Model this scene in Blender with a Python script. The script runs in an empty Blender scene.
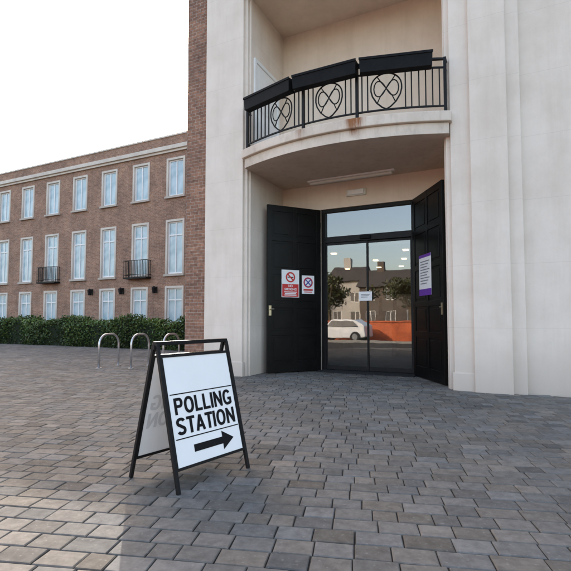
import bpy, bmesh, math, random
from mathutils import Vector, Matrix
random.seed(7)
R = math.radians
A = R(26); CA, SA = math.cos(A), math.sin(A)
sc = bpy.context.scene; col = sc.collection

def F(p):
    s, t, h = p
    return Vector((s*CA+t*SA, -s*SA+t*CA, h))

# ------------------------------------------------------------------ materials
def nm(name, rough=.6, spec=.3, metal=0., color=(.5,.5,.5)):
    m = bpy.data.materials.new(name); m.use_nodes = True
    nt = m.node_tree; b = nt.nodes['Principled BSDF']
    b.inputs['Roughness'].default_value = rough
    b.inputs['Specular IOR Level'].default_value = spec
    b.inputs['Metallic'].default_value = metal
    b.inputs['Base Color'].default_value = (*color, 1)
    return m, nt, b
def nd(nt, typ, **kw):
    n = nt.nodes.new(typ)
    for k, v in kw.items(): setattr(n, k, v)
    return n
def lk(nt, a, b): nt.links.new(a, b)
def coords(nt):
    return nd(nt, 'ShaderNodeTexCoord').outputs['Object']
def noise(nt, vec, scale, detail=4, rough=.6, stretch=None):
    if stretch:
        mp = nd(nt, 'ShaderNodeMapping'); mp.inputs['Scale'].default_value = stretch
        lk(nt, vec, mp.inputs['Vector']); vec = mp.outputs['Vector']
    n = nd(nt, 'ShaderNodeTexNoise'); n.inputs['Scale'].default_value = scale
    n.inputs['Detail'].default_value = detail; n.inputs['Roughness'].default_value = rough
    lk(nt, vec, n.inputs['Vector']); return n.outputs['Fac']
def ramp(nt, fac, stops):
    r = nd(nt, 'ShaderNodeValToRGB'); e = r.color_ramp.elements
    while len(e) < len(stops): e.new(.5)
    for el, (p, c) in zip(e, stops):
        el.position = p; el.color = (*c, 1) if len(c) == 3 else c
    lk(nt, fac, r.inputs['Fac']); return r.outputs['Color']
def mix(nt, fac, a, b, blend='MIX'):
    m = nd(nt, 'ShaderNodeMix', data_type='RGBA', blend_type=blend)
    if isinstance(fac, (int, float)): m.inputs[0].default_value = fac
    else: lk(nt, fac, m.inputs[0])
    for i, v in ((6, a), (7, b)):
        if isinstance(v, tuple): m.inputs[i].default_value = (*v, 1)
        else: lk(nt, v, m.inputs[i])
    return m.outputs[2]
def mth(nt, op, a, b=None, c=None):
    m = nd(nt, 'ShaderNodeMath', operation=op)
    for i, v in enumerate((a, b, c)):
        if v is None: continue
        if isinstance(v, (int, float)): m.inputs[i].default_value = v
        else: lk(nt, v, m.inputs[i])
    return m.outputs[0]
def bump(nt, b, h, strength=.3, dist=.01):
    n = nd(nt, 'ShaderNodeBump'); n.inputs['Strength'].default_value = strength
    n.inputs['Distance'].default_value = dist
    lk(nt, h, n.inputs['Height']); lk(nt, n.outputs['Normal'], b.inputs['Normal'])

def noise_mat(name, c1, c2, scale=6, rough=.6, bs=.2, spec=.3, metal=0, dist=.005):
    m, nt, b = nm(name, rough, spec, metal)
    v = coords(nt); n = noise(nt, v, scale)
    lk(nt, ramp(nt, n, [(.3, c1), (.7, c2)]), b.inputs['Base Color'])
    if bs: bump(nt, b, noise(nt, v, scale*8, 2), bs, dist)
    return m

def stone_mat(name, ca, cb, rust=False, joints=0., streak=.26):
    m, nt, b = nm(name, .8, .2)
    v = coords(nt)
    n1 = noise(nt, v, 1.3, 6, .65)
    c = ramp(nt, n1, [(.3, cb), (.62, ca)])
    st = noise(nt, v, 1.4, 5, .7, (2.2, 2.2, .22))
    stm = ramp(nt, st, [(.48, (0,0,0)), (.8, (streak,)*3)])
    c = mix(nt, stm, c, (cb[0]*.68, cb[1]*.62, cb[2]*.57))
    sp = nd(nt, 'ShaderNodeSeparateXYZ'); lk(nt, v, sp.inputs[0])
    g = nd(nt, 'ShaderNodeMapRange'); lk(nt, sp.outputs['Z'], g.inputs[0])
    g.inputs[1].default_value = .0; g.inputs[2].default_value = .9; g.inputs[3].default_value = .6; g.inputs[4].default_value = 0
    gg = mth(nt, 'MULTIPLY', g.outputs[0], mth(nt, 'ADD', n1, .2))
    c = mix(nt, gg, c, (.27, .22, .18))
    if joints:
        fr = mth(nt, 'FRACT', mth(nt, 'DIVIDE', sp.outputs['Z'], joints))
        j = mth(nt, 'LESS_THAN', fr, .008)
        c = mix(nt, mth(nt, 'MULTIPLY', j, .16), c, (.25, .22, .2))
    if rust:
        rn = noise(nt, v, 6, 6, .75, (5, 5, .45))
        tot = None
        for x0, wd, am in ((.52, .24, .95), (.45, .07, .6), (-.55, .13, .5)):
            d = mth(nt, 'ABSOLUTE', mth(nt, 'SUBTRACT', sp.outputs['X'], x0))
            k = mth(nt, 'MULTIPLY', mth(nt, 'MAXIMUM', mth(nt, 'SUBTRACT', 1., mth(nt, 'DIVIDE', d, wd)), 0.), am)
            tot = k if tot is None else mth(nt, 'ADD', tot, k)
        e = nd(nt, 'ShaderNodeMapRange'); lk(nt, sp.outputs['Z'], e.inputs[0])
        e.inputs[1].default_value = 4.42; e.inputs[2].default_value = 4.77
        rf = mth(nt, 'MULTIPLY', mth(nt, 'MULTIPLY', tot, e.outputs[0]), mth(nt, 'MULTIPLY', mth(nt, 'POWER', rn, 1.7), 4.6))
        rr = ramp(nt, rf, [(.08, (0,0,0)), (.95, (.95,.95,.95))])
        c = mix(nt, rr, c, mix(nt, rn, (.36, .135, .04), (.15, .055, .022)))
        gr = noise(nt, v, 3, 5, .7, (2, 2, .8))
        c = mix(nt, ramp(nt, gr, [(.5, (0,0,0)), (.78, (.55,.55,.55))]), c, (.3, .235, .185))
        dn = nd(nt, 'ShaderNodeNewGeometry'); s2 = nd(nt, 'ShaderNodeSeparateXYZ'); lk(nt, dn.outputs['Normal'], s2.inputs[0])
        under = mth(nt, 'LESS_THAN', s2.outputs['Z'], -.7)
        c = mix(nt, mth(nt, 'MULTIPLY', under, .35), c, (.6, .47, .36))  # undersides tinted warm: light bounced off the ground, put into the colour
    lk(nt, c, b.inputs['Base Color'])
    bump(nt, b, noise(nt, v, 60, 3), .25, .004)
    return m

def brick_mat(name, c1, c2, mortar, bw=.225, rh=.075):
    m, nt, b = nm(name, .85, .2)
    v = coords(nt)
    sp = nd(nt, 'ShaderNodeSeparateXYZ'); lk(nt, v, sp.inputs[0])
    cb = nd(nt, 'ShaderNodeCombineXYZ')
    lk(nt, mth(nt, 'ADD', sp.outputs['X'], sp.outputs['Y']), cb.inputs[0]); lk(nt, sp.outputs['Z'], cb.inputs[1])
    bt = nd(nt, 'ShaderNodeTexBrick'); lk(nt, cb.outputs[0], bt.inputs['Vector'])
    bt.inputs['Scale'].default_value = 1; bt.inputs['Brick Width'].default_value = bw
    bt.inputs['Row Height'].default_value = rh; bt.inputs['Mortar Size'].default_value = .006
    bt.inputs['Mortar Smooth'].default_value = .3
    bt.inputs['Color1'].default_value = (*c1, 1); bt.inputs['Color2'].default_value = (*c2, 1)
    bt.inputs['Mortar'].default_value = (*mortar, 1)
    n = noise(nt, v, .9, 5)
    c = mix(nt, 1., bt.outputs['Color'], ramp(nt, n, [(.3, (.7,.7,.73)), (.7, (1.16,1.14,1.1))]), 'MULTIPLY')
    n2 = noise(nt, v, 14, 2)
    c = mix(nt, 1., c, ramp(nt, n2, [(.3, (.7,.7,.7)), (.7, (1.22,1.22,1.22))]), 'MULTIPLY')
    st = noise(nt, v, 1.2, 4, .7, (2.4, 2.4, .15))
    c = mix(nt, ramp(nt, st, [(.53, (0,0,0)), (.8, (.38,.38,.38))]), c, (.1, .075, .06))
    lk(nt, c, b.inputs['Base Color'])
    inv = mth(nt, 'SUBTRACT', 1., bt.outputs['Fac'])
    bump(nt, b, inv, .5, .008)
    return m

def tint_mat(name, rough, n_scale, lo, hi, bs=.3, spec=.3, dist=.004, stain=False):
    m, nt, b = nm(name, rough, spec)
    at = nd(nt, 'ShaderNodeAttribute', attribute_name='tint')
    v = coords(nt); n = noise(nt, v, n_scale, 4, .65)
    c = mix(nt, 1., at.outputs['Color'], ramp(nt, n, [(.3, (lo,lo,lo)), (.7, (hi,hi,hi))]), 'MULTIPLY')
    big = noise(nt, v, .55, 3)
    c = mix(nt, 1., c, ramp(nt, big, [(.3, (.84,.84,.84)), (.7, (1.13,1.13,1.12))]), 'MULTIPLY')
    if stain:
        s1 = noise(nt, v, 2.3, 5, .7)
        c = mix(nt, ramp(nt, s1, [(.56, (0,0,0)), (.74, (.5,.5,.5))]), c, (.06, .053, .046))
        s2 = noise(nt, v, 38, 2, .5)
        c = mix(nt, ramp(nt, s2, [(.62, (0,0,0)), (.72, (.35,.35,.35))]), c, (.26, .245, .22))
    lk(nt, c, b.inputs['Base Color'])
    if bs: bump(nt, b, noise(nt, v, n_scale*3, 3), bs, dist)
    return m

M = {}
M['stone'] = stone_mat('stone', (.76,.67,.585), (.67,.58,.495), joints=1.05)
M['render'] = stone_mat('render', (.79,.665,.55), (.71,.59,.475))
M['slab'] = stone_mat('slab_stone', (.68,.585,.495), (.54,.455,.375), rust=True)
M['soffit'] = stone_mat('soffit', (.7,.59,.48), (.6,.5,.4))
M['brick'] = brick_mat('brick', (.34,.185,.125), (.225,.125,.088), (.36,.3,.255))
M['wing_brick'] = brick_mat('wing_brick', (.38,.225,.155), (.265,.158,.112), (.4,.32,.26))
M['orange_brick'] = brick_mat('orange_brick', (.6,.13,.04), (.5,.1,.035), (.48,.25,.16))
M['dim_brick'] = brick_mat('dim_brick', (.1,.08,.068), (.075,.06,.052), (.13,.11,.1))
M['pale_wall'] = noise_mat('pale_wall', (.3,.285,.265), (.36,.345,.32), 3, .85, .1)
M['cornice'] = stone_mat('cornice', (.66,.6,.52), (.54,.48,.42))
M['black_paint'] = noise_mat('black_paint', (.003,.003,.0033), (.006,.006,.0062), 3, .35, .04, .16)
M['iron'] = noise_mat('black_iron', (.007,.007,.0075), (.012,.0115,.0115), 20, .55, .1, .2)
M['frame_black'] = noise_mat('dark_frame', (.007,.007,.0075), (.012,.012,.0125), 9, .5, .05, .22)
M['plastic'] = noise_mat('black_plastic', (.004,.004,.0045), (.009,.0085,.0085), 8, .65, .1, .15)
M['white_paint'] = noise_mat('white_paint', (.76,.76,.75), (.83,.83,.82), 5, .45, .05)
M['white_panel'] = noise_mat('white_panel', (.84,.83,.81), (.89,.88,.86), 2.5, .45, .02, .25)
M['ink'] = noise_mat('black_ink', (.006,.006,.007), (.01,.01,.011), 12, .6, 0, .15)
M['ghost_ink'] = noise_mat('show_through_ink', (.6,.59,.58), (.66,.65,.64), 12, .5, 0)
M['red'] = noise_mat('red_print', (.5,.03,.03), (.58,.045,.04), 12, .45, 0)
M['purple'] = noise_mat('purple_print', (.12,.03,.3), (.15,.04,.36), 12, .45, 0)
M['blue'] = noise_mat('blue_print', (.04,.05,.28), (.05,.06,.34), 12, .45, 0)
M['paper'] = noise_mat('paper', (.76,.76,.76), (.82,.82,.81), 8, .6, 0)
M['grey_print'] = noise_mat('grey_print', (.18,.18,.2), (.26,.26,.28), 30, .6, 0)
M['steel'] = noise_mat('galvanised_steel', (.42,.43,.44), (.56,.57,.58), 14, .35, .06, .5, .85)
M['brass'] = noise_mat('brass', (.45,.38,.25), (.55,.47,.32), 14, .35, .05, .5, .8)
M['diffuser'] = noise_mat('diffuser', (.7,.69,.62), (.76,.75,.68), 6, .4, .02)
M['soil'] = noise_mat('soil', (.03,.022,.016), (.06,.045,.03), 20, .95, .6)
M['joint'] = noise_mat('ground_sand', (.024,.021,.018), (.045,.04,.033), 9, .95, .5)
M['road'] = noise_mat('asphalt', (.045,.045,.047), (.065,.064,.063), 4, .9, .5)
M['kerb'] = noise_mat('kerb', (.22,.21,.2), (.3,.29,.27), 8, .85, .3)
M['paving'] = tint_mat('paving', .95, 14, .76, 1.2, .5, .1, .003, True)
M['leaf'] = tint_mat('leaf', .5, 3, .8, 1.15, 0)
M['bark'] = noise_mat('bark', (.06,.045,.03), (.11,.085,.06), 8, .9, .6)
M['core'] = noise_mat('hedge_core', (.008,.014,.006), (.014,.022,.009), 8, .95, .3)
M['roof_tile'] = noise_mat('roof_tile', (.035,.032,.032), (.055,.048,.046), 6, .8, .3)
M['carpaint'] = noise_mat('white_car_paint', (.75,.75,.76), (.8,.8,.8), 2, .25, 0, .5)
M['rubber'] = noise_mat('rubber', (.012,.012,.012), (.02,.02,.02), 12, .8, .1)
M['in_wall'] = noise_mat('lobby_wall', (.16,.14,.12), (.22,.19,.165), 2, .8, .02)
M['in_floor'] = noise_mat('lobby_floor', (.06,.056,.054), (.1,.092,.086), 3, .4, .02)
M['mat'] = noise_mat('door_mat', (.012,.012,.013), (.03,.03,.03), 60, .95, .5)

def glass_mat(name, refl, tint):
    m = bpy.data.materials.new(name); m.use_nodes = True; nt = m.node_tree
    nt.nodes.remove(nt.nodes['Principled BSDF'])
    out = nt.nodes['Material Output']
    tr = nd(nt, 'ShaderNodeBsdfTransparent'); tr.inputs[0].default_value = (*tint, 1)
    gl = nd(nt, 'ShaderNodeBsdfGlossy'); gl.inputs['Roughness'].default_value = .015
    gl.inputs['Color'].default_value = (.92, .93, .93, 1)
    b = nd(nt, 'ShaderNodeBump'); b.inputs['Strength'].default_value = .045; b.inputs['Distance'].default_value = .02
    lk(nt, noise(nt, coords(nt), 1.4, 2), b.inputs['Height']); lk(nt, b.outputs[0], gl.inputs['Normal'])
    lw = nd(nt, 'ShaderNodeLayerWeight'); lw.inputs['Blend'].default_value = .35
    fac = mth(nt, 'MULTIPLY_ADD', lw.outputs['Fresnel'], .4, refl)
    mx = nd(nt, 'ShaderNodeMixShader'); lk(nt, fac, mx.inputs[0])
    lk(nt, tr.outputs[0], mx.inputs[1]); lk(nt, gl.outputs[0], mx.inputs[2]); lk(nt, mx.outputs[0], out.inputs['Surface'])
    return m
M['glass'] = glass_mat('door_glass', .19, (.78,.8,.79))
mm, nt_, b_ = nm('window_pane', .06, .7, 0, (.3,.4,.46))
lk(nt_, ramp(nt_, noise(nt_, coords(nt_), 1.2, 2), [(.35, (.33,.45,.5)), (.65, (.55,.66,.7))]), b_.inputs['Base Color'])  # pale blue base colour stands in for reflected sky
M['pane'] = mm
mm, nt_, b_ = nm('lit_lamp', .4, .3, 0, (.9,.8,.6))
b_.inputs['Emission Color'].default_value = (1,.68,.32,1); b_.inputs['Emission Strength'].default_value = 6
M['lit'] = mm

# ------------------------------------------------------------------ mesh helpers
def box(bm, x0, x1, y0, y1, z0, z1, mtx=None):
    vs = [bm.verts.new((x, y, z)) for x in (x0, x1) for y in (y0, y1) for z in (z0, z1)]
    if mtx:
        for v in vs: v.co = mtx @ v.co
    for f in ((0,1,3,2), (4,6,7,5), (0,4,5,1), (2,3,7,6), (0,2,6,4), (1,5,7,3)):
        bm.faces.new([vs[i] for i in f])
    return vs
def prism(bm, pts, z0, z1):
    lo = [bm.verts.new((p[0], p[1], z0)) for p in pts]; hi = [bm.verts.new((p[0], p[1], z1)) for p in pts]
    n = len(pts)
    bm.faces.new(lo[::-1]); bm.faces.new(hi)
    for i in range(n): bm.faces.new((lo[i], lo[(i+1)%n], hi[(i+1)%n], hi[i]))
def tube(bm, pts, r, n=8, closed=False):
    pts = [Vector(p) for p in pts]; rings = []; N = len(pts)
    ref = None
    for i, p in enumerate(pts):
        if closed: d = pts[(i+1)%N]-pts[i-1]
        else: d = pts[min(i+1, N-1)]-pts[max(i-1, 0)]
        d.normalize()
        if ref is None:
            ref = Vector((0,0,1)) if abs(d.z) < .9 else Vector((1,0,0))
        a = d.cross(ref).normalized(); ref = a.cross(d).normalized()
        rings.append([bm.verts.new(p + (a*math.cos(2*math.pi*k/n)+ref*math.sin(2*math.pi*k/n))*r) for k in range(n)])
    for i in range(N if closed else N-1):
        q0, q1 = rings[i], rings[(i+1)%N]
        for k in range(n): bm.faces.new((q0[k], q0[(k+1)%n], q1[(k+1)%n], q1[k]))
    if not closed:
        bm.faces.new(rings[0][::-1]); bm.faces.new(rings[-1])
def sqbar(bm, p, q, w, d=None, side=Vector((1,0,0))):
    p, q = Vector(p), Vector(q); z = (q-p); L = z.length; z.normalize()
    x = (side - z*side.dot(z)).normalized(); y = z.cross(x)
    m = Matrix((x, y, z)).transposed().to_4x4(); m.translation = p
    d = d or w
    box(bm, -w/2, w/2, -d/2, d/2, 0, L, m)
def strip_path(bm, pts, w, h):
    rows = []
    n = len(pts)
    for i, p in enumerate(pts):
        p = Vector(p); d = Vector(pts[min(i+1, n-1)])-Vector(pts[max(i-1, 0)]); d.z = 0; d.normalize()
        k = Vector((-d.y, d.x, 0))*w/2
        rows.append([bm.verts.new(p+k), bm.verts.new(p-k), bm.verts.new(p-k+Vector((0,0,h))), bm.verts.new(p+k+Vector((0,0,h)))])
    for a, b in zip(rows, rows[1:]):
        for j in range(4): bm.faces.new((a[j], a[(j+1)%4], b[(j+1)%4], b[j]))
    bm.faces.new(rows[0][::-1]); bm.faces.new(rows[-1])
def quad(bm, pts): return bm.faces.new([bm.verts.new(p) for p in pts])
def wall_open(bm, s0, s1, h0, h1, t, ops, depth):
    xs = sorted({s0, s1, *[o[0] for o in ops], *[o[1] for o in ops]})
    zs = sorted({h0, h1, *[o[2] for o in ops], *[o[3] for o in ops]})
    vd = {}
    def V(x, z):
        if (x, z) not in vd: vd[(x, z)] = bm.verts.new((x, t, z))
        return vd[(x, z)]
    for i in range(len(xs)-1):
        for j in range(len(zs)-1):
            cx, cz = (xs[i]+xs[i+1])/2, (zs[j]+zs[j+1])/2
            if any(o[0] < cx < o[1] and o[2] < cz < o[3] for o in ops): continue
            bm.faces.new((V(xs[i],zs[j]), V(xs[i+1],zs[j]), V(xs[i+1],zs[j+1]), V(xs[i],zs[j+1])))
    for a, b, c, d in ops:
        for p, q in (((a,c),(b,c)), ((b,c),(b,d)), ((b,d),(a,d)), ((a,d),(a,c))):
            quad(bm, [(p[0],t,p[1]), (p[0],t+depth,p[1]), (q[0],t+depth,q[1]), (q[0],t,q[1])])

BASE = {}
def tag(o, label, cat, group=None):
    o['label'] = label; o['category'] = cat
    if group: o['group'] = group
    return o
def thing(name, label, cat, base=None, mw=None, group=None):
    o = bpy.data.objects.new(name, None); col.objects.link(o); o.empty_display_size = .2
    if base is not None:
        o.location = F(base); o.rotation_euler = (0, 0, -A); BASE[o] = Vector(base)
    else:
        o.matrix_world = mw; BASE[o] = Vector((0,0,0))
    tag(o, label, cat, group); return o
def root_of(o):
    while o.parent: o = o.parent
    return o
def to_mesh(name, bm, mt, sub=None, recalc=True, smooth=False):
    if sub is not None:
        for v in bm.verts: v.co -= sub
    if recalc: bmesh.ops.recalc_face_normals(bm, faces=bm.faces[:])
    me = bpy.data.meshes.new(name); bm.to_mesh(me); bm.free()
    me.materials.append(mt)
    if smooth:
        for p in me.polygons: p.use_smooth = True
    return me
def part(name, bm, mt, parent, bevel=0, recalc=True, smooth=False):
    me = to_mesh(name, bm, mt, BASE[root_of(parent)], recalc, smooth)
    return link(name, me, parent, bevel=bevel)
def link(name, me, parent=None, loc=None, mtx=None, bevel=0):
    o = bpy.data.objects.new(name, me); col.objects.link(o)
    if parent: o.parent = parent
    if loc is not None: o.location = loc
    if mtx is not None: o.matrix_local = mtx
    if bevel:
        b = o.modifiers.new('bevel', 'BEVEL'); b.width = bevel; b.segments = 2; b.limit_method = 'ANGLE'; b.angle_limit = R(40)
    return o
def struct(name, bm, mt, base=(0,0,0), recalc=True):
    o = link(name, to_mesh(name, bm, mt, Vector(base), recalc)); o.location = F(base); o.rotation_euler = (0,0,-A)
    o['kind'] = 'structure'; return o
def B(): return bmesh.new()
def text_mesh(body, w, h, mt, emb=.012):
    c = bpy.data.curves.new('lettering', 'FONT'); c.body = body; c.size = 1; c.offset = emb
    c.align_x = 'CENTER'; c.resolution_u = 3
    o = bpy.data.objects.new('lettering', c); col.objects.link(o)
    dg = bpy.context.evaluated_depsgraph_get()
    me = bpy.data.meshes.new_from_object(o.evaluated_get(dg))
    bpy.data.objects.remove(o)
    xs = [v.co.x for v in me.vertices]; ys = [v.co.y for v in me.vertices]
    cx, cy = (min(xs)+max(xs))/2, (min(ys)+max(ys))/2
    sx, sy = w/(max(xs)-min(xs)), h/(max(ys)-min(ys))
    for v in me.vertices: v.co = Vector(((v.co.x-cx)*sx, (v.co.y-cy)*sy, 0))
    me.materials.clear(); me.materials.append(mt); return me

# bold grotesque capitals drawn as strokes (unit cap height)
def arc_pts(cx, cy, rx, ry, a0, a1, n=18, k=1.):
    # k > 1 squares the curve off a little, as grotesque capitals do
    out = []
    for i in range(n+1):
        a = R(a0+(a1-a0)*i/n); c, s = math.cos(a), math.sin(a)
        out.append((cx+rx*math.copysign(abs(c)**(1/k), c), cy+ry*math.copysign(abs(s)**(1/k), s)))
    return out
SW = .2
def glyph(ch):
    h = SW/2; e = SW*.44
    if ch == 'P': return .66, [[(h,0),(h,1)], [(SW-.03,1-e),(.4,1-e)]+arc_pts(.4,.7,.66-.4-h,.3-e,90,-90)[1:]+[(SW-.03,.4+e)]]
    if ch == 'O': return .76, [arc_pts(.38,.5,.38-h,.51-e,0,360,40,1.12)]
    if ch == 'L': return .58, [[(h,0),(h,1)], [(SW-.03,e),(.58,e)]]
    if ch == 'I': return SW, [[(h,0),(h,1)]]
    if ch == 'N': return .72, [[(h,0),(h,1)], [(.72-h,0),(.72-h,1)], [(h,.94),(.72-h,.06)]]
    if ch == 'G': return .76, [arc_pts(.38,.5,.38-h,.51-e,38,305,30,1.12), [(.76-h,.1),(.76-h,.5)], [(.42,.5-e),(.68,.5-e)], [(.5,.085),(.76-h+.02,.15)]]
    if ch == 'S':
        return .67, [arc_pts(.335,.735,.335-h,.275-e,18,250,22,1.08)+[(.335,.5)]+arc_pts(.335,.265,.335-h,.275-e,70,-162,22,1.08)]
    if ch == 'T': return .61, [[(.305,0),(.305,.9)], [(0,1-e),(.61,1-e)]]
    if ch == 'A': return .74, [[(h,0),(.37,.96)], [(.74-h,0),(.37,.96)], [(.2,.3),(.54,.3)]]
def bold_word(word, w, hgt, mt):
    gap = .08; xs = 0; strokes = []
    for ch in word:
        gw, st = glyph(ch); strokes += [[(x+xs, y) for x, y in s] for s in st]; xs += gw+gap*(.35 if ch in 'TA' else 1)
    xs -= gap; bm = B(); kx, ky = w/xs, hgt
    for i, s in enumerate(strokes):
        closed = (Vector(s[0])-Vector(s[-1])).length < 1e-4; n = len(s); L_, R_ = [], []
        for j, p in enumerate(s):
            if closed: a, b = s[j-1 if j else n-2], s[(j+1) if j < n-1 else 1]
            else: a, b = s[max(j-1,0)], s[min(j+1,n-1)]
            d = Vector((b[0]-a[0], b[1]-a[1])).normalized(); nn = Vector((-d.y, d.x))*SW/2*(.88+.12*abs(d.y))
            for lst, sg in ((L_, 1), (R_, -1)):
                lst.append(bm.verts.new(((p[0]+nn.x*sg-xs/2)*kx, (min(1.012, max(-.012, p[1]+nn.y*sg))-.5)*ky, .0002*(i % 4))))
        for j in range(n-1): bm.faces.new((L_[j], R_[j], R_[j+1], L_[j+1]))
    return to_mesh('lettering', bm, mt, recalc=False)

# ------------------------------------------------------------------ ground
bm = B()
n = 64
vs = [bm.verts.new((900*math.cos(2*math.pi*k/n), 900*math.sin(2*math.pi*k/n), -.012)) for k in range(n)]
bm.faces.new(vs)
struct('ground', bm, M['joint'])

PA = R(9); PC, PS = math.cos(PA), math.sin(PA)      # direction of the paving courses
verts, faces, tints = [], [], []
pitch = .15
t = .4
while t < 21:
    s = -19 + random.random()*.3
    while s < 12:
        L = random.choice((.15, .19, .21, .21, .23, .26))
        cs, ct = s+L/2, t+pitch/2
        X = cs*PC+ct*PS; Z = -cs*PS+ct*PC
        fs_, ft = X*CA-Z*SA, X*SA+Z*CA
        ok = 1.3 < Z < 22 and abs(X) < .76*Z+1.1 and ft < 15.6
        if ft > 8.2 and fs_ > -6.7: ok = ok and (-5.0 < fs_ < -.8 and ft < 9.97)
        if ok:
            g = .0035; ins = .0045; jt = .002
            x0, x1, y0, y1 = s+g, s+L-g, t+g, t+pitch-g
            h = random.uniform(-.0018, .0018); tx, ty = random.uniform(-.002,.002), random.uniform(-.002,.002)
            b0 = len(verts)
            cor = [(x0,y0), (x1,y0), (x1,y1), (x0,y1)]
            cor = [(a+random.uniform(-jt,jt), b+random.uniform(-jt,jt)) for a, b in cor]
            def ringv(inset, zz, tilt):
                for k, (a, b) in enumerate(cor):
                    ii = inset*random.uniform(.75, 1.4)
                    aa = a + (ii if k in (0,3) else -ii); bb = b + (ii if k in (0,1) else -ii)
                    verts.append((aa, bb, zz+(tx*(1 if k in (1,2) else -1)+ty*(1 if k > 1 else -1))*.5*tilt))
            ringv(ins*2.6, h, 1); ringv(ins, h-.0008, 1); ringv(0, h-.006, 0)
            for a, b in cor: verts.append((a, b, -.05))
            faces.append((b0, b0+1, b0+2, b0+3))
            for k in range(4):
                q = (k+1) % 4
                for lv in (0, 4, 8): faces.append((b0+lv+4+k, b0+lv+4+q, b0+lv+q, b0+lv+k))
            v = random.gauss(1, .13); v = max(.68, min(1.35, v)); w = random.uniform(-.007, .007)
            c = ((.145+w)*v, .133*v, (.12-w)*v, 1)
            tints += [c]*16
        s += L
    t += pitch
me = bpy.data.meshes.new('paving'); me.from_pydata(verts, [], faces); me.materials.append(M['paving'])
at = me.attributes.new('tint', 'FLOAT_COLOR', 'POINT')
for i, c in enumerate(tints): at.data[i].color = c
pv = link('paving', me); pv.rotation_euler = (0,0,-PA); pv['kind'] = 'structure'

bm = B(); quad(bm, [(-60,-2.6,-.006), (40,-2.6,-.006), (40,-4.9,-.006), (-60,-4.9,-.006)]); struct('road', bm, M['road'])
bm = B(); box(bm, -60, 40, -2.6, -2.45, -.05, .11); struct('kerb', bm, M['kerb'])

# ------------------------------------------------------------------ main building
TH = thing('civic_building', 'tall brick and pale stone building with bowed balcony over open black doors', 'building', (-2.85, 8.14, 0))
HB = 11.6
bm = B()
box(bm, -6.62, -5.9, 8.3, 20, -.1, HB); box(bm, 1.9, 10, 8.34, 9, -.1, HB); box(bm, 9.6, 10, 9, 20, -.1, HB)
box(bm, -5.9, 9.6, 19.7, 20, -.1, HB); box(bm, -5.9, 9.6, 9.05, 19.7, HB-.3, HB-.02)
part('brick_wall', bm, M['brick'], TH)
def pilaster(s0, s1, f0, f1, face=8.14):
    bm = B(); box(bm, s0, s1, face, 10.15, -.1, HB+.1)
    box(bm, f0, f1, 8.3, 10.12, -.1, HB); box(bm, f0+.035, f1-.035, 8.22, 10.1, -.1, HB-.01)
    o = part('pilaster', bm, M['stone'], TH, bevel=.012)
    bm = B(); e = .025
    prism(bm, [(s0-e, face-e), (s1+e, face-e), (s1+e, face+.06), (s0-e, face+.06)], -.1, .3)
    part('plinth', bm, M['stone'], o, bevel=.01)
pilaster(-5.97, -4.99, -5.05, -4.89)
pilaster(-.79, -.45, -.91, -.68)
bm = B()
box(bm, -.47, .1, 8.07, 10.1, -.1, HB+.08); box(bm, .08, .3, 8.16, 10.09, -.1, HB+.06); box(bm, .28, 1.92, 8.27, 10.08, -.1, HB+.05)
part('stone_pier', bm, M['stone'], TH, bevel=.012)
bm = B(); wall_open(bm, -4.895, -.905, -.1, 8.45, 9.9, [(-3.9, -1.7, -.09, 3.8)], .2)
part('porch_wall', bm, M['render'], TH)
bm = B(); box(bm, -4.985, -.815, 8.2, 10.1, 8.5, HB+.05); part('upper_wall', bm, M['stone'], TH)

C0, W0, T0, G0 = -2.85, 2.1, 8.02, .47
def arc(s, ins=0): return T0 + ins - G0*(1-((s-C0)/W0)**2)
def slab_outline(ins):
    w = W0-ins*.7
    p = [(C0-w+2*w*i/40, arc(C0-w+2*w*i/40, ins)) for i in range(41)]
    return p + [(C0+w, 8.27), (-.893, 8.27), (-.893, 9.96), (-4.907, 9.96), (-4.907, 8.27), (C0-w, 8.27)]
bm = B(); prism(bm, slab_outline(0), 4.6, 4.78)
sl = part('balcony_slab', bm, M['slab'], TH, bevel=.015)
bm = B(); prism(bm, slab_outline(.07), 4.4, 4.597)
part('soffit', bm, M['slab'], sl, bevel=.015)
bm = B(); prism(bm, slab_outline(.05), 8.3, 8.65)
part('upper_balcony_slab', bm, M['soffit'], TH, bevel=.015)
# railing
RI = .13; WR = W0-.1; RT = 5.74
ss = [C0-WR+2*WR*i/36 for i in range(37)]
def rail_mesh(h, w, hh):
    bm = B()
    strip_path(bm, [(ss[0], 8.24, h)]+[(s, arc(s, RI), h) for s in ss]+[(ss[-1], 8.24, h)], w, hh); return bm
rail = part('railing', rail_mesh(RT, .055, .03), M['iron'], TH)
for h in (4.9, RT-.15): part('rail', rail_mesh(h, .035, .024), M['iron'], rail)
for d in (-WR, -.53, .53, WR):
    s = C0+d; bm = B(); y = arc(s, RI); box(bm, s-.024, s+.024, y-.031, y+.031, 4.78, RT+.04); part('post', bm, M['iron'], rail)
EM = (-1.05, 0, 1.04)
bal = [e+x for e in EM for x in (-.42, -.32, .32, .42)] + [sg*x for sg in (-1, 1) for x in (1.58, 1.69, 1.8, 1.91)]
for d in bal:
    s = C0+d; bm = B(); y = arc(s, RI); box(bm, s-.01, s+.01, y-.01, y+.01, 4.923, RT-.15); part('baluster', bm, M['iron'], rail)
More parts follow.
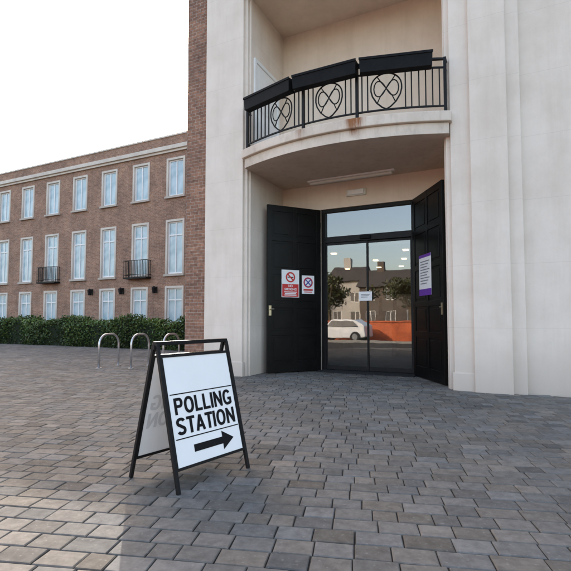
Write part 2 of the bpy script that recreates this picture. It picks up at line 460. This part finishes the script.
for d in EM:
    m_ = C0+d
    y = arc(m_, RI); k = 2*G0*(m_-C0)/W0**2
    def P(x, z): return (m_+x, y+k*x, 5.27+z)
    bm = B()
    sh = [(.26*math.cos(a_), .06+.245*math.sin(a_)) for a_ in [math.pi*i/18 for i in range(19)]]
    sh += [(-.26, 0), (-.235, -.1), (-.165, -.22), (-.07, -.31), (0, -.345), (.07, -.31), (.165, -.22), (.235, -.1), (.26, 0)]
    tube(bm, [P(*p) for p in sh], .014, 6, True)
    lem = []
    for i in range(36):
        q = 2*math.pi*i/36; dn = 1+math.sin(q)**2
        lem.append((.21*math.cos(q)/dn, .03+.4*math.sin(q)*math.cos(q)/dn))
    tube(bm, [P(x, z) for x, z in lem], .0115, 6, True)
    for sg in (1, -1):
        tube(bm, [P(sg*x, z) for x, z in ((-.15, .25), (-.1, .17), (0, .03), (.1, -.11), (.15, -.22))], .0105, 6)
    part('emblem', bm, M['iron'], rail, smooth=True)
# balcony side door in the left reveal
bm = B()
for y0, y1, z0, z1 in ((8.42, 8.5, 4.78, 7.0), (9.54, 9.62, 4.78, 7.0), (8.5, 9.54, 6.92, 7.0)):
    box(bm, -4.93, -4.85, y0, y1, z0, z1)
bd = part('balcony_door', bm, M['white_paint'], TH, bevel=.005)
bm = B(); box(bm, -4.93, -4.875, 8.502, 9.538, 4.78, 6.918); box(bm, -4.88, -4.868, 8.62, 9.42, 5.9, 6.8); box(bm, -4.88, -4.868, 8.62, 9.42, 4.9, 5.75)
part('door_panel', bm, M['white_paint'], bd, bevel=.004)
# big open door leaves
def leaf_mtx(x0, t0, dx, dt):
    x = Vector((dx, dt, 0)).normalized(); up = Vector((0,0,1)); nrm = x.cross(up)
    m = Matrix((x, up, nrm)).transposed().to_4x4(); m.translation = (x0, t0, 0); return m
LH = 3.76
ML = leaf_mtx(-4.70, 8.73, .85, 1.05); LL = 1.351
MR = leaf_mtx(-1.75, 9.78, .75, -1.21); LR = 1.424
def door_leaf(m, L, handle_x):
    bm = B()
    box(bm, 0, L, .02, LH, -.06, -.016, m)
    cols_ = [(.11, L/2-.045), (L/2+.045, L-.11)]
    rows = [(.24, .84), (.95, 1.45), (1.56, 2.2), (2.31, 2.95), (3.06, 3.62)]
    zf, zb = 0, -.016
    for a, b in ((0, .11), (L/2-.045, L/2+.045), (L-.11, L)): box(bm, a, b, .02, LH, zb-.003, zf, m)
    ys = [(.02, .24), (.84, .95), (1.45, 1.56), (2.2, 2.31), (2.95, 3.06), (3.62, LH)]
    for c0, c1 in cols_:
        for a, b in ys: box(bm, c0-.002, c1+.002, a, b, zb-.003, zf-.002, m)
        for a, b in rows: box(bm, c0+.05, c1-.05, a+.05, b-.05, zb-.003, zf-.005, m)
    d = part('door', bm, M['black_paint'], TH, bevel=.004)
    bm = B(); box(bm, handle_x-.03, handle_x+.03, 1.28, 1.5, .001, .008, m)
    tube(bm, [m @ Vector((handle_x, 1.42, .006)), m @ Vector((handle_x, 1.42, .05)), m @ Vector((handle_x+.08, 1.42, .05))], .01, 8)
    part('handle', bm, M['brass'], d)
    hx = L+.004 if handle_x < L/2 else -.004
    for h in (.4, 1.9, 3.4):
        bm = B(); tube(bm, [m @ Vector((hx, h-.07, -.03)), m @ Vector((hx, h+.07, -.03))], .014, 8)
        part('hinge', bm, M['frame_black'], d)
    return d
door_leaf(ML, LL, .06); door_leaf(MR, LR, LR-.06)
# glass entrance
bm = B(); t0, t1 = 9.95, 10.04
for a, b, c, d in ((-3.9, -3.8, 0, 3.8), (-1.8, -1.7, 0, 3.8), (-3.8, -1.8, 3.72, 3.8), (-3.8, -1.8, 3.0, 3.14)):
    box(bm, a, b, t0, t1, c, d)
fr = part('entrance_frame', bm, M['frame_black'], TH, bevel=.004)
bm = B(); quad(bm, [(-3.8, 10, 3.14), (-1.8, 10, 3.14), (-1.8, 10, 3.72), (-3.8, 10, 3.72)])
part('transom_pane', bm, M['glass'], fr, recalc=False)
bm = B(); box(bm, -2.95, -2.7, 9.9, 9.95, 3.03, 3.11); part('door_sensor', bm, M['plastic'], fr, bevel=.01)
for a, b, tt in ((-3.798, -2.78, 9.985), (-2.82, -1.802, 10.015)):
    bm = B()
    for p, q, c, d in ((a, a+.035, .03, 2.995), (b-.035, b, .03, 2.995), (a+.035, b-.035, .03, .13), (a+.035, b-.035, 2.94, 2.995)):
        box(bm, p, q, tt-.012, tt+.012, c, d)
    g = part('glass_door', bm, M['frame_black'], TH, bevel=.003)
    bm = B(); quad(bm, [(a+.03, tt, .12), (b-.03, tt, .12), (b-.03, tt, 2.95), (a+.03, tt, 2.95)])
    part('pane', bm, M['glass'], g, recalc=False)
bm = B(); box(bm, -3.88, -1.72, 9.55, 10.1, -.05, .022); part('threshold', bm, M['mat'], TH, bevel=.004)
# lobby
bm = B(); box(bm, -5.88, 3, 10.1, 17, -.1, .004); part('lobby_floor', bm, M['in_floor'], TH)
bm = B(); box(bm, -5.88, 3, 17, 17.1, 0, 4.1); box(bm, 3, 3.1, 10.1, 17, 0, 4.1); box(bm, -5.89, -5.8, 10.2, 17, 0, 4.1)
lw_ = part('lobby_wall', bm, M['in_wall'], TH)
for s, h, ww, hh in ((-5.6, 1.5, .5, .7), (-4.75, 1.35, .42, .6), (-4.2, 1.5, .42, .6), (-3.65, 1.7, .6, .42)):
    bm = B(); box(bm, s, s+ww, 16.97, 16.995, h, h+hh); part('poster', bm, M['paper'], lw_)
bm = B(); box(bm, -4.6, -3.3, 14.6, 15.2, .005, 1.05); box(bm, -4.66, -3.24, 14.54, 15.26, 1.051, 1.1); part('reception_desk', bm, M['in_wall'], TH)
bm = B(); box(bm, -5.79, 2.99, 10.15, 16.99, 4.1, 4.2); box(bm, -5.79, 2.99, 11.5, 16.98, 3.1, 3.22); box(bm, -5.79, 2.99, 11.45, 11.5, 3.1, 4.1); lc = part('lobby_ceiling', bm, M['in_wall'], TH)
for s, tt in ((-4.4, 12.2), (-2.4, 12.4), (-3.7, 14.2), (-2.8, 14.2), (-5.3, 16.2), (-4.1, 16.2), (-3.3, 16.2)):
    bm = B(); box(bm, s-.07, s+.07, tt-.07, tt+.07, 3.07, 3.098); part('ceiling_lamp', bm, M['lit'], lc)

# ------------------------------------------------------------------ fixtures and notices
L1 = thing('strip_light', 'long pale strip light under the balcony above the doors', 'light', (-3.05, 9.5, 4.4))
bm = B(); box(bm, -4.05, -2.05, 9.46, 9.54, 4.36, 4.399); part('housing', bm, M['white_paint'], L1, bevel=.004)
bm = B(); box(bm, -4.0, -2.1, 9.455, 9.545, 4.3, 4.358); part('diffuser', bm, M['diffuser'], L1, bevel=.02)
L2 = thing('bulkhead_light', 'small box shaped light on the wall over the glass doors', 'light', (-3.0, 9.9, 4.03))
bm = B(); box(bm, -3.24, -2.78, 9.84, 9.898, 4.03, 4.18); part('housing', bm, M['diffuser'], L2, bevel=.01)
bm = B(); box(bm, -3.2, -2.82, 9.8, 9.838, 4.045, 4.165); part('lens', bm, M['white_paint'], L2, bevel=.015)

def notice(m, name, label, x, y, parts_):
    mw = Matrix.Rotation(-A, 4, 'Z') @ m @ Matrix.Translation((x, y, .004))
    o = thing(name, label, 'notice', mw=mw)
    for nme, me in parts_: link(nme, me, o)
    return o
def rects(lst, mt, z=.002):
    bm = B()
    for a, b, c, d in lst: quad(bm, [(a,c,z), (b,c,z), (b,d,z), (a,d,z)])
    return to_mesh('print', bm, mt, recalc=False)
def ring(cx, cy, r0, r1, z, mt, n=28, slash=()):
    bm = B()
    for i in range(n):
        a, b = 2*math.pi*i/n, 2*math.pi*(i+1)/n
        quad(bm, [(cx+r0*math.cos(a), cy+r0*math.sin(a), z), (cx+r1*math.cos(a), cy+r1*math.sin(a), z),
                  (cx+r1*math.cos(b), cy+r1*math.sin(b), z), (cx+r0*math.cos(b), cy+r0*math.sin(b), z)])
    for ang in slash:
        d = Vector((math.cos(ang), math.sin(ang))); p = Vector((-d.y, d.x))*(r1-r0)*.45; c = Vector((cx, cy))
        q = [c-d*r0*1.02-p, c+d*r0*1.02-p, c+d*r0*1.02+p, c-d*r0*1.02+p]
        quad(bm, [(v.x, v.y, z+.001+.0004*len(bm.verts)/200) for v in q])
    return to_mesh('symbol', bm, mt, recalc=False)
def sheet(w, h, mt):
    bm = B(); box(bm, -w/2, w/2, -h/2, h/2, -.003, 0); return to_mesh('sheet', bm, mt)
def shifted(me, x, y, z):
    for v in me.vertices: v.co += Vector((x, y, z))
    return me
notice(ML, 'door_notice', 'red and white no smoking notice on the left open black door', .56, 2.0, [
    ('sheet', sheet(.44, .62, M['paper'])), ('red_panel', rects([(-.205, .205, -.295, -.01)], M['red'])),
    ('symbol', ring(0, .145, .085, .118, .003, M['red'], slash=(R(-45),))),
    ('cigarette', rects([(-.075, .075, .135, .155)], M['ink'])),
    ('lettering', shifted(text_mesh('NO\nSMOKING', .3, .13, M['paper'], .02), 0, -.09, .004)),
    ('small_print', rects([(-.16, .16, -.2, -.18), (-.14, .14, -.235, -.215), (-.15, .15, -.27, -.25)], M['paper'], .004))])
notice(ML, 'door_notice', 'small white notice with a crossed circle beside the red no smoking notice', 1.01, 1.99, [
    ('sheet', sheet(.32, .42, M['paper'])), ('symbol', ring(0, .05, .095, .12, .003, M['red'], slash=())),
    ('cross', ring(0, .05, .085, .112, .002, M['blue'], slash=(R(45), R(-45)))),
    ('small_print', rects([(-.12, .12, -.14, -.1), (-.1, .1, -.18, -.16)], M['red']))])
notice(MR, 'door_notice', 'tall white and purple notice on the right open black door', .64, 2.08, [
    ('sheet', sheet(.58, .82, M['paper'])), ('purple_band', rects([(-.29, .29, -.41, -.28)], M['purple'])), ('purple_band', rects([(-.29, .29, .35, .41)], M['purple'])),
    ('small_print', rects([(-.22, .22-.06*(i % 3), .26-.055*i, .28-.055*i) for i in range(9)], M['grey_print']))])
MG = leaf_mtx(0, 9.96, 1, 0)
notice(MG, 'paper_notice', 'small white paper stuck on the centre of the glass doors', -2.84, 1.72, [
    ('sheet', sheet(.3, .21, M['paper'])), ('small_print', rects([(-.1, .1, .03, .045), (-.1, .08, 0, .015), (-.1, .05, -.03, -.015)], M['grey_print']))])

# planters hung on the rail
def planter_meshes():
    L, w, h = 1.24, .18, .25
    bm = B()
    o0 = [(-L/2,-w/2), (L/2,-w/2), (L/2,w/2), (-L/2,w/2)]
    lo = [bm.verts.new((x*.985, y*.85, 0)) for x, y in o0]; hi = [bm.verts.new((x, y, h)) for x, y in o0]
    hi2 = [bm.verts.new((x*.97, y*.84, h)) for x, y in o0]; dn = [bm.verts.new((x*.965, y*.8, h-.06)) for x, y in o0]
    bm.faces.new(lo[::-1])
    for r0, r1 in ((lo, hi), (hi, hi2), (hi2, dn)):
        for k in range(4): bm.faces.new((r0[k], r0[(k+1)%4], r1[(k+1)%4], r1[k]))
    out = [('trough', to_mesh('trough', bm, M['plastic']))]
    for y0, y1 in ((-w/2-.012, -w/2), (w/2, w/2+.012)):
        bm = B(); box(bm, -L/2-.008, L/2+.008, y0, y1, h-.035, h+.008); out.append(('rim', to_mesh('rim', bm, M['plastic'])))
    bm = B(); quad(bm, [(x*.96, y*.79, h-.055) for x, y in o0]); out.append(('soil', to_mesh('soil', bm, M['soil'])))
    for x in (-.4, .4):
        bm = B(); box(bm, x-.015, x+.015, w/2-.02, w/2+.1, h+.009, h+.016); out.append(('bracket', to_mesh('bracket', bm, M['iron'])))
    return out
pm = planter_meshes()
for s, w_ in ((C0-1.31, 'left'), (C0-.04, 'middle'), (C0+1.22, 'right')):
    y = arc(s, RI)-.125
    mw = Matrix.Translation(F((s, y, 5.53))) @ Matrix.Rotation(-A+math.atan(2*G0*(s-C0)/W0**2), 4, 'Z')
    o = thing('planter', 'black trough planter hung on the balcony rail, %s one of three' % w_, 'planter', mw=mw, group='planters on the balcony rail')
    for nme, me in pm: link(nme, me, o)

# ------------------------------------------------------------------ brick wing
TW, S0, S1, HW = 18.7, -44., -6.61, 11.05
WG = thing('brick_wing', 'three storey brick wing with white framed windows behind the hedge', 'building', (-20, TW, 0))
colsW = [-13.2-2.43*k for k in range(12)]
rowsW = [(1.0, 2.85), (3.6, 6.4), (7.78, 9.75)]
ops = [(c-.52, c+.52, a, b) for c in colsW for a, b in rowsW]
bm = B(); wall_open(bm, S0, S1, -.1, HW, TW, ops, .14)
quad(bm, [(S0, TW, HW), (S1, TW, HW), (S1, TW+.35, HW), (S0, TW+.35, HW)])
quad(bm, [(S0, TW+9, -.1), (S0, TW, -.1), (S0, TW, HW), (S0, TW+9, HW)])
quad(bm, [(S1, TW+9, -.1), (S0, TW+9, -.1), (S0, TW+9, HW), (S1, TW+9, HW)])
part('wall', bm, M['wing_brick'], WG, recalc=False)
bm = B(); box(bm, S0, S1, TW+.352, TW+9, HW-.5, HW-.3); part('roof', bm, M['road'], WG)
bm = B(); box(bm, S0-.1, S1, TW-.2, TW+.05, 10.28, 10.5)
co_ = part('cornice', bm, M['cornice'], WG, bevel=.02)
bm = B(); box(bm, S0-.05, S1, TW-.1, TW+.05, 10.16, 10.279); part('string_course', bm, M['cornice'], WG)
bm = B(); box(bm, S0-.05, S1, TW-.05, TW+.4, HW+.002, HW+.1); part('coping', bm, M['cornice'], WG, bevel=.01)
bm = B(); box(bm, S0, S1, TW-.06, TW+.05, -.1, .55); part('plinth', bm, M['cornice'], WG)
def window_meshes(h, bars):
    w = 1.04; f = .085
    bm = B()
    for x in (-w/2+f/2, 0, w/2-f/2):
        e = f/2 if x else .03
        box(bm, x-e, x+e, .07, .13, 0.002, h-.002)
    for z in [f/2+.002, h-f/2-.002]+[h*b for b in bars]:
        for a, b in ((-w/2+f, -.031), (.031, w/2-f)): box(bm, a, b, .072, .128, z-.035, z+.035)
    frame = to_mesh('window', bm, M['white_paint'])
    bm = B(); quad(bm, [(-w/2, .11, 0), (w/2, .11, 0), (w/2, .11, h), (-w/2, .11, h)]); pane = to_mesh('pane', bm, M['pane'], recalc=False)
    bm = B(); e = .1
    box(bm, -w/2-e, -w/2+.012, -.035, .06, -.02, h+e); box(bm, w/2-.012, w/2+e, -.035, .06, -.02, h+e); box(bm, -w/2+.012, w/2-.012, -.035, .06, h-.012, h+e)
    sur = to_mesh('surround', bm, M['cornice'])
    bm = B(); box(bm, -w/2-.15, w/2+.15, -.12, .08, -.13, -.021); sill = to_mesh('sill', bm, M['cornice'])
    return frame, pane, sur, sill
wk = [window_meshes(1.85, (.66,)), window_meshes(2.8, (.74,)), window_meshes(1.97, ())]
bw = BASE[WG]
for c in colsW:
    for (a, b), (fm, pme, sm, si) in zip(rowsW, wk):
        w = link('window', fm, WG, loc=Vector((c, TW, a))-bw)
        link('pane', pme, w); link('surround', sm, w); link('sill', si, w)
for c in (colsW[2], colsW[5], colsW[8]):
    bm = B(); y0 = TW-.42
    box(bm, c-.82, c+.82, y0, TW, 3.4, 3.48)
    for h in (3.6, 4.38):
        box(bm, c-.8, c+.8, y0, y0+.03, h, h+.03)
        for s in (c-.8, c+.77): box(bm, s, s+.03, y0+.03, TW, h, h+.03)
    for i in range(15): s = c-.785+i*1.57/14; box(bm, s-.01, s+.01, y0+.005, y0+.025, 3.48, 4.38)
    for s in (c-.785, c+.785):
        for k in range(3): y = y0+.13+k*.12; box(bm, s-.01, s+.01, y-.01, y+.01, 3.48, 4.38)
    part('balconette', bm, M['iron'], WG)
for i, (s, nb) in enumerate(((colsW[1]-1.22, 'nearest the main building'), (colsW[2]-1.22, 'second from the main building'), (colsW[3]-1.22, 'third from the main building'))):
    o = thing('wall_lantern', 'small dark wall lantern between ground floor wing windows, %s' % nb, 'lantern', (s, TW, 2.6), group='wall lanterns on the brick wing')
    bm = B(); box(bm, s-.06, s+.06, TW-.03, TW-.001, 2.6, 2.95); tube(bm, [(s, TW-.03, 2.9), (s, TW-.2, 2.95)], .015, 6); part('bracket', bm, M['iron'], o)
    bm = B()
    for r0, r1, z0, z1 in ((.08, .13, 2.58, 2.86), (.15, .02, 2.862, 2.97)):
        lo = [bm.verts.new((s+r0*math.cos(k*math.pi/3), TW-.2+r0*math.sin(k*math.pi/3), z0)) for k in range(6)]
        hi = [bm.verts.new((s+r1*math.cos(k*math.pi/3), TW-.2+r1*math.sin(k*math.pi/3), z1)) for k in range(6)]
        bm.faces.new(lo[::-1]); bm.faces.new(hi)
        for k in range(6): bm.faces.new((lo[k], lo[(k+1)%6], hi[(k+1)%6], hi[k]))
    part('lamp_head', bm, M['iron'], o)

# ------------------------------------------------------------------ foliage
def leaves_mesh(name, pts, size, base, var, sub):
    vs, fs, tn = [], [], []
    for p, shade in pts:
        d = Vector((random.gauss(0,1), random.gauss(0,1), random.gauss(.4,1))).normalized()
        u = d.orthogonal().normalized(); v = d.cross(u); a = random.uniform(0, 6.28)
        u, v = u*math.cos(a)+v*math.sin(a), v*math.cos(a)-u*math.sin(a)
        s = size*random.uniform(.6, 1.3); b = len(vs); p = Vector(p)-sub
        vs += [p-u*s, p+v*s*.55, p+u*s, p-v*s*.55]; fs.append((b, b+1, b+2, b+3))
        k = shade*random.uniform(1-var, 1+var); y = random.uniform(-.2, .25)
        tn += [(base[0]*k*(1+y), base[1]*k, base[2]*k*(1-y), 1)]*4
    me = bpy.data.meshes.new(name); me.from_pydata([tuple(v) for v in vs], [], fs); me.materials.append(M['leaf'])
    at = me.attributes.new('tint', 'FLOAT_COLOR', 'POINT')
    for i, c in enumerate(tn): at.data[i].color = c
    return me
def bumpy(x, y=0): return .11*math.sin(x*1.7+.4)+.08*math.sin(x*3.9+1.2+y)+.06*math.sin(x*8.3+y*2)
HS0, HS1, HT = -34, -7.2, 14.4
hd = thing('hedge', 'long low dark green hedge in front of the brick wing', 'hedge', (-18, HT, 0))
pts = []
for _ in range(32000):
    s = random.uniform(HS0, HS1); q = random.random()
    top = 1.1+bumpy(s)
    clump = .82+.3*math.sin(s*2.9+1)*math.sin(s*1.3)
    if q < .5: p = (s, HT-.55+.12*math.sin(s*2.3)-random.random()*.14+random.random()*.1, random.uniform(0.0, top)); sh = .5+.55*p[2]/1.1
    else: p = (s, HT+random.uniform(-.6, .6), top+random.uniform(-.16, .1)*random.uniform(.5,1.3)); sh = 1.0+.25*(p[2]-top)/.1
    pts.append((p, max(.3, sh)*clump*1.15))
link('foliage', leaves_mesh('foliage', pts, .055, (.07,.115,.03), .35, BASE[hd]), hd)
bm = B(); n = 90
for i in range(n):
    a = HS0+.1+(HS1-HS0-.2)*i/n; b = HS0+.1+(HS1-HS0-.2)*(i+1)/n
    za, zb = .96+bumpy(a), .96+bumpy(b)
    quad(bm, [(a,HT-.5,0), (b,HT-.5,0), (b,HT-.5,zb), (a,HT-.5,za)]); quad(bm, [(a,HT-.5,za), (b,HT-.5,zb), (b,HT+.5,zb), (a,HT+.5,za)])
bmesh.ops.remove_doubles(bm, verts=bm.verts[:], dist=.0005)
part('dark_core', bm, M['core'], hd)  # added dark filler behind the leaves, the hedge's inner shade as colour

def tree(s, t, H, r, label):
    o = thing('tree', label, 'tree', (s, t, 0))
    bm = B(); tube(bm, [(s,t,-.1), (s+.05,t,H*.2), (s,t+.1,H*.42)], .2, 8)
    for k in range(6):
        a = k*1.05; tube(bm, [(s,t+.1,H*.36), (s+r*.35*math.cos(a), t+r*.35*math.sin(a), H*.55), (s+r*.6*math.cos(a), t+r*.6*math.sin(a), H*.75)], .07, 6)
    part('trunk', bm, M['bark'], o)
    cl = [(Vector((s+random.gauss(0,r*.42), t+random.gauss(0,r*.42), H*.66+random.gauss(0,H*.13))), random.uniform(.5,1)*r*.42) for _ in range(28)]
    pts = []
    for c, rr in cl:
        for _ in range(120):
            d = Vector((random.gauss(0,1), random.gauss(0,1), random.gauss(0,1))).normalized()*rr*random.random()**.4
            pts.append((c+d, .6+.5*(d.z/rr+1)/2))
    link('crown', leaves_mesh('crown', pts, .16, (.04,.052,.02), .3, BASE[o]), o)
tree(-17.5, -27, 6.6, 2.6, 'taller leafy tree across the road, mirrored in the glass doors')
tree(-8.5, -26, 6.0, 2.6, 'smaller leafy tree across the road, mirrored in the glass doors')

# ------------------------------------------------------------------ bicycle stands
def hoop_mesh():
    bm = B(); w, h, r = .37, .82, .27
    pts = [(0, -w, -.05), (0, -w, h-r)]
    pts += [(0, -w+r-r*math.cos(a), h-r+r*math.sin(a)) for a in [R(10*i) for i in range(1, 10)]]
    pts += [(0, w-r+r*math.sin(a), h-r+r*math.cos(a)) for a in [R(10*i) for i in range(0, 10)]]
    pts += [(0, w, -.05)]
    tube(bm, pts, .026, 10)
    return to_mesh('bicycle_stand', bm, M['steel'], smooth=True)
hm = hoop_mesh(); fms = []
for y in (-.37, .37):
    bm = B(); tube(bm, [(0, y, .002), (0, y, .012)], .07, 12); fms.append(to_mesh('base_plate', bm, M['steel']))
for (px, z, w_) in ((110, 11.4, 'farthest left of the three in front of the hedge'), (141, 11.4, 'middle one of the three in front of the hedge'), (172, 11.5, 'closest to the brick pier')):
    X = (px-285.5)/450*z
    o = thing('bicycle_stand', 'hooped steel bicycle stand, %s' % w_, 'bicycle stand', mw=Matrix.Translation((X, z, 0)) @ Matrix.Rotation(-R(17), 4, 'Z'), group='hooped steel bicycle stands')
    link('hoop', hm, o)
    for fm in fms: link('base_plate', fm, o)

# ------------------------------------------------------------------ A-board
AB = thing('polling_sign', 'white polling station board in a black folding A-frame standing on the paving', 'sign',
           mw=Matrix.Translation((-.737, 3.588, .001)) @ Matrix.Rotation(math.atan2(.79, .61), 4, 'Z'))
HX, HY, HT_ = .35, .28, 1.015
for sy in (-1, 1):
    for sx in (-1, 1):
        bm = B(); sqbar(bm, (sx*HX, sy*HY, 0), (sx*HX, sy*.016, HT_), .026, .026)
        part('leg', bm, M['iron'], AB, bevel=.003)
    v = Vector((0, sy*(.016-HY), HT_)).normalized()         # up the leg
    x = Vector((-sy, 0, 0)); nrm = x.cross(v)
    foot = Vector((0, sy*HY, 0))
    w0, w1 = .165, .945; cm = (w0+w1)/2; ph = w1-w0
    m = Matrix((x, v, nrm)).transposed().to_4x4(); m.translation = foot + v*cm
    bm = B(); box(bm, -.325, .325, -ph/2, ph/2, -.004, .004)
    p = link('panel', to_mesh('panel', bm, M['white_panel']), AB, mtx=m, bevel=.001)
    def frac(f): return ph/2-ph*f
    for body, a, b, ww in (('POLLING', .386, .54, .575), ('STATION', .57, .724, .585)):
        link('lettering', shifted(bold_word(body, ww, (b-a)*ph, M['ink']), .003, frac((a+b)/2), .006), p)
        if sy == 1:
            link('show_through_lettering', shifted(bold_word(body, ww, (b-a)*ph, M['ghost_ink']), .003, frac((a+b)/2), -.0066), p)
    for f_ in (.352, .758): link('ruled_line', rects([(-.31, .32, frac(f_)-.004, frac(f_)+.004)], M['ink'], .006), p)
    bm = B(); y = frac(.868); x0, x1 = -.16, .245
    pp = [(x0, y-.026), (x1-.12, y-.026), (x1-.12, y-.07), (x1, y), (x1-.12, y+.07), (x1-.12, y+.026), (x0, y+.026)]
    bm.faces.new([bm.verts.new((a, b, .006)) for a, b in pp])
    link('arrow', to_mesh('arrow', bm, M['ink'], recalc=False), p)
    bm = B()
    for yy in (-ph/2-.01, ph/2+.01): box(bm, -.337, .337, yy-.01, yy+.01, -.009, .009)
    for xx in (-.331, .331): box(bm, xx-.006, xx+.006, -ph/2+.001, ph/2-.001, -.008, .008)
    link('panel_frame', to_mesh('panel_frame', bm, M['iron']), p)
bm = B(); sqbar(bm, (-HX-.013, 0, HT_+.004), (HX+.013, 0, HT_+.004), .03, .045, Vector((0,0,1))); part('handle', bm, M['iron'], AB, bevel=.004)
for sx in (-1, 1):
    bm = B(); tube(bm, [(sx*(HX+.014), 0, .99), (sx*(HX+.024), 0, .99)], .016, 10); part('hinge_bolt', bm, M['iron'], AB)

# ------------------------------------------------------------------ across the road (seen in the glass)
def house(s0, s1, t, h, label, name, mt):
    o = thing(name, label, 'house', ((s0+s1)/2, t, 0))
    cs = [s0+1.4+2.6*k for k in range(int((s1-s0-1.6)/2.6)+1)]
    mops = []
    for c in cs: mops += [(-c-.6, -c+.6, .9, 2.3), (-c-.6, -c+.6, 3.6, 5.0)]
    bm = B(); wall_open(bm, -s1, -s0, -.1, h, -t, mops, .12)
    for v in bm.verts: v.co = Vector((-v.co.x, -v.co.y, v.co.z))
    box(bm, s0, s0+.2, t-7, t-.13, -.1, h); box(bm, s1-.2, s1, t-7, t-.13, -.1, h)
    part('wall', bm, mt, o, recalc=False)
    bm = B()
    pr = [(t+.4, h-.05), (t-3.5, h+2.4), (t-7.4, h-.05)]
    lo = [bm.verts.new((s0-.3, y, z)) for y, z in pr]; hi = [bm.verts.new((s1+.3, y, z)) for y, z in pr]
    bm.faces.new(lo); bm.faces.new(hi[::-1])
    for k in range(3): bm.faces.new((lo[k], lo[(k+1)%3], hi[(k+1)%3], hi[k]))
    rf = part('roof', bm, M['roof_tile'], o)
    bm = B(); box(bm, s0+1.5, s0+2.4, t-3.9, t-3.1, h+1.3, h+3.6); part('chimney', bm, mt, rf)
    for a, b, c, d in mops:
        cx = -(a+b)/2
        bm = B()
        for p in (-.6, -.03, .54): box(bm, cx+p, cx+p+.06, t-.1, t-.05, c, d)
        for z in (c, d-.06): box(bm, cx-.54, cx+.54, t-.098, t-.052, z, z+.06)
        w = part('window', bm, M['white_paint'], o)
        bm = B(); quad(bm, [(cx+.6, t-.09, c), (cx-.6, t-.09, c), (cx-.6, t-.09, d), (cx+.6, t-.09, d)]); part('pane', bm, M['in_floor'], w, recalc=False)
house(-38, -23.8, -39, 5.6, 'wide dark brick house across the road, left one in the glass', 'brick_house', M['dim_brick'])
house(-22.9, -18.1, -41, 6.6, 'narrow pale house across the road between two dark brick houses', 'pale_house', M['pale_wall'])
house(-17, -8, -37, 5.4, 'low dark brick house across the road, mirrored in the glass doors', 'brick_house', M['dim_brick'])
gw = thing('garden_wall', 'low orange brick garden wall across the road', 'wall', (-16, -5.2, 0))
bm = B(); box(bm, -40, 2, -5.35, -5.1, -.05, 1.03); part('brickwork', bm, M['orange_brick'], gw)
bm = B(); box(bm, -40.05, 2.05, -5.4, -5.05, 1.031, 1.1); part('coping', bm, M['orange_brick'], gw)
cx, ct = -8.0, -3.6; kz = .74
car = thing('parked_car', 'small white car parked across the road, mirrored low in the glass doors', 'car', (cx, ct, 0))
prof = [(-1.45,.28), (-1.5,.6), (-1.42,.84), (-.9,.98), (-.45,1.5), (-.2,1.58), (.85,1.58), (1.4,1.1), (1.48,.33), (1.2,.24), (-1.2,.24)]
prof = [(x, .2+(z-.24)*kz) for x, z in prof]
bm = B()
l0 = [bm.verts.new((cx+x, ct-.74+(.1 if z > 1. else 0), z)) for x, z in prof]; l1 = [bm.verts.new((cx+x, ct+.74-(.1 if z > 1. else 0), z)) for x, z in prof]
bm.faces.new(l0); bm.faces.new(l1[::-1])
for k in range(len(prof)): q = (k+1) % len(prof); bm.faces.new((l0[k], l0[q], l1[q], l1[k]))
part('body', bm, M['carpaint'], car, bevel=.05)
for y, sg in ((ct+.71, 1), (ct-.71, -1)):
    bm = B(); quad(bm, [(cx-.68, y+sg*.045, .8), (cx+1.05, y+sg*.045, .82), (cx+.78, y-sg*.05, 1.11), (cx-.38, y-sg*.05, 1.11)]); part('side_window', bm, M['in_floor'], car)
for x in (-.92, .92):
    for y in (-.7, .7):
        bm = B(); tube(bm, [(cx+x, ct+y-.1, .27), (cx+x, ct+y+.1, .27)], .27, 20); w = part('wheel', bm, M['rubber'], car)
        bm = B(); tube(bm, [(cx+x, ct+y-.11, .27), (cx+x, ct+y+.11, .27)], .17, 14); part('rim', bm, M['steel'], w)

# ------------------------------------------------------------------ light and camera
EL = R(27.75); AZ = R(-12.8)
S = Vector((math.sin(AZ)*math.cos(EL), math.cos(AZ)*math.cos(EL), math.sin(EL)))
sd = bpy.data.lights.new('sun', 'SUN'); sd.energy = 9; sd.angle = R(.5); sd.color = (1,.95,.87)
so = bpy.data.objects.new('sun', sd); col.objects.link(so); so.rotation_euler = (-S).to_track_quat('-Z', 'Y').to_euler(); so.location = (0,0,30)
w = bpy.data.worlds.new('World'); sc.world = w; w.use_nodes = True; nt = w.node_tree
sky = nt.nodes.new('ShaderNodeTexSky'); sky.sky_type = 'NISHITA'; sky.sun_disc = False
sky.sun_elevation = EL; sky.sun_rotation = AZ; sky.dust_density = 3.5; sky.air_density = 1.0; sky.ozone_density = .5
bg = nt.nodes['Background']; bg.inputs['Strength'].default_value = .77
nt.links.new(mix(nt, 1., sky.outputs[0], (1.06, .96, .86), 'MULTIPLY'), bg.inputs['Color'])

cd = bpy.data.cameras.new('camera'); cd.sensor_width = 36; cd.lens = 450/571*36; cd.clip_end = 3000
cd.shift_y = .0175
co = bpy.data.objects.new('camera', cd); col.objects.link(co); co.location = (0,0,1.2); co.rotation_euler = (R(93), 0, 0)
sc.camera = co
sc.view_settings.view_transform = 'Standard'; sc.view_settings.look = 'None'; sc.view_settings.exposure = 0
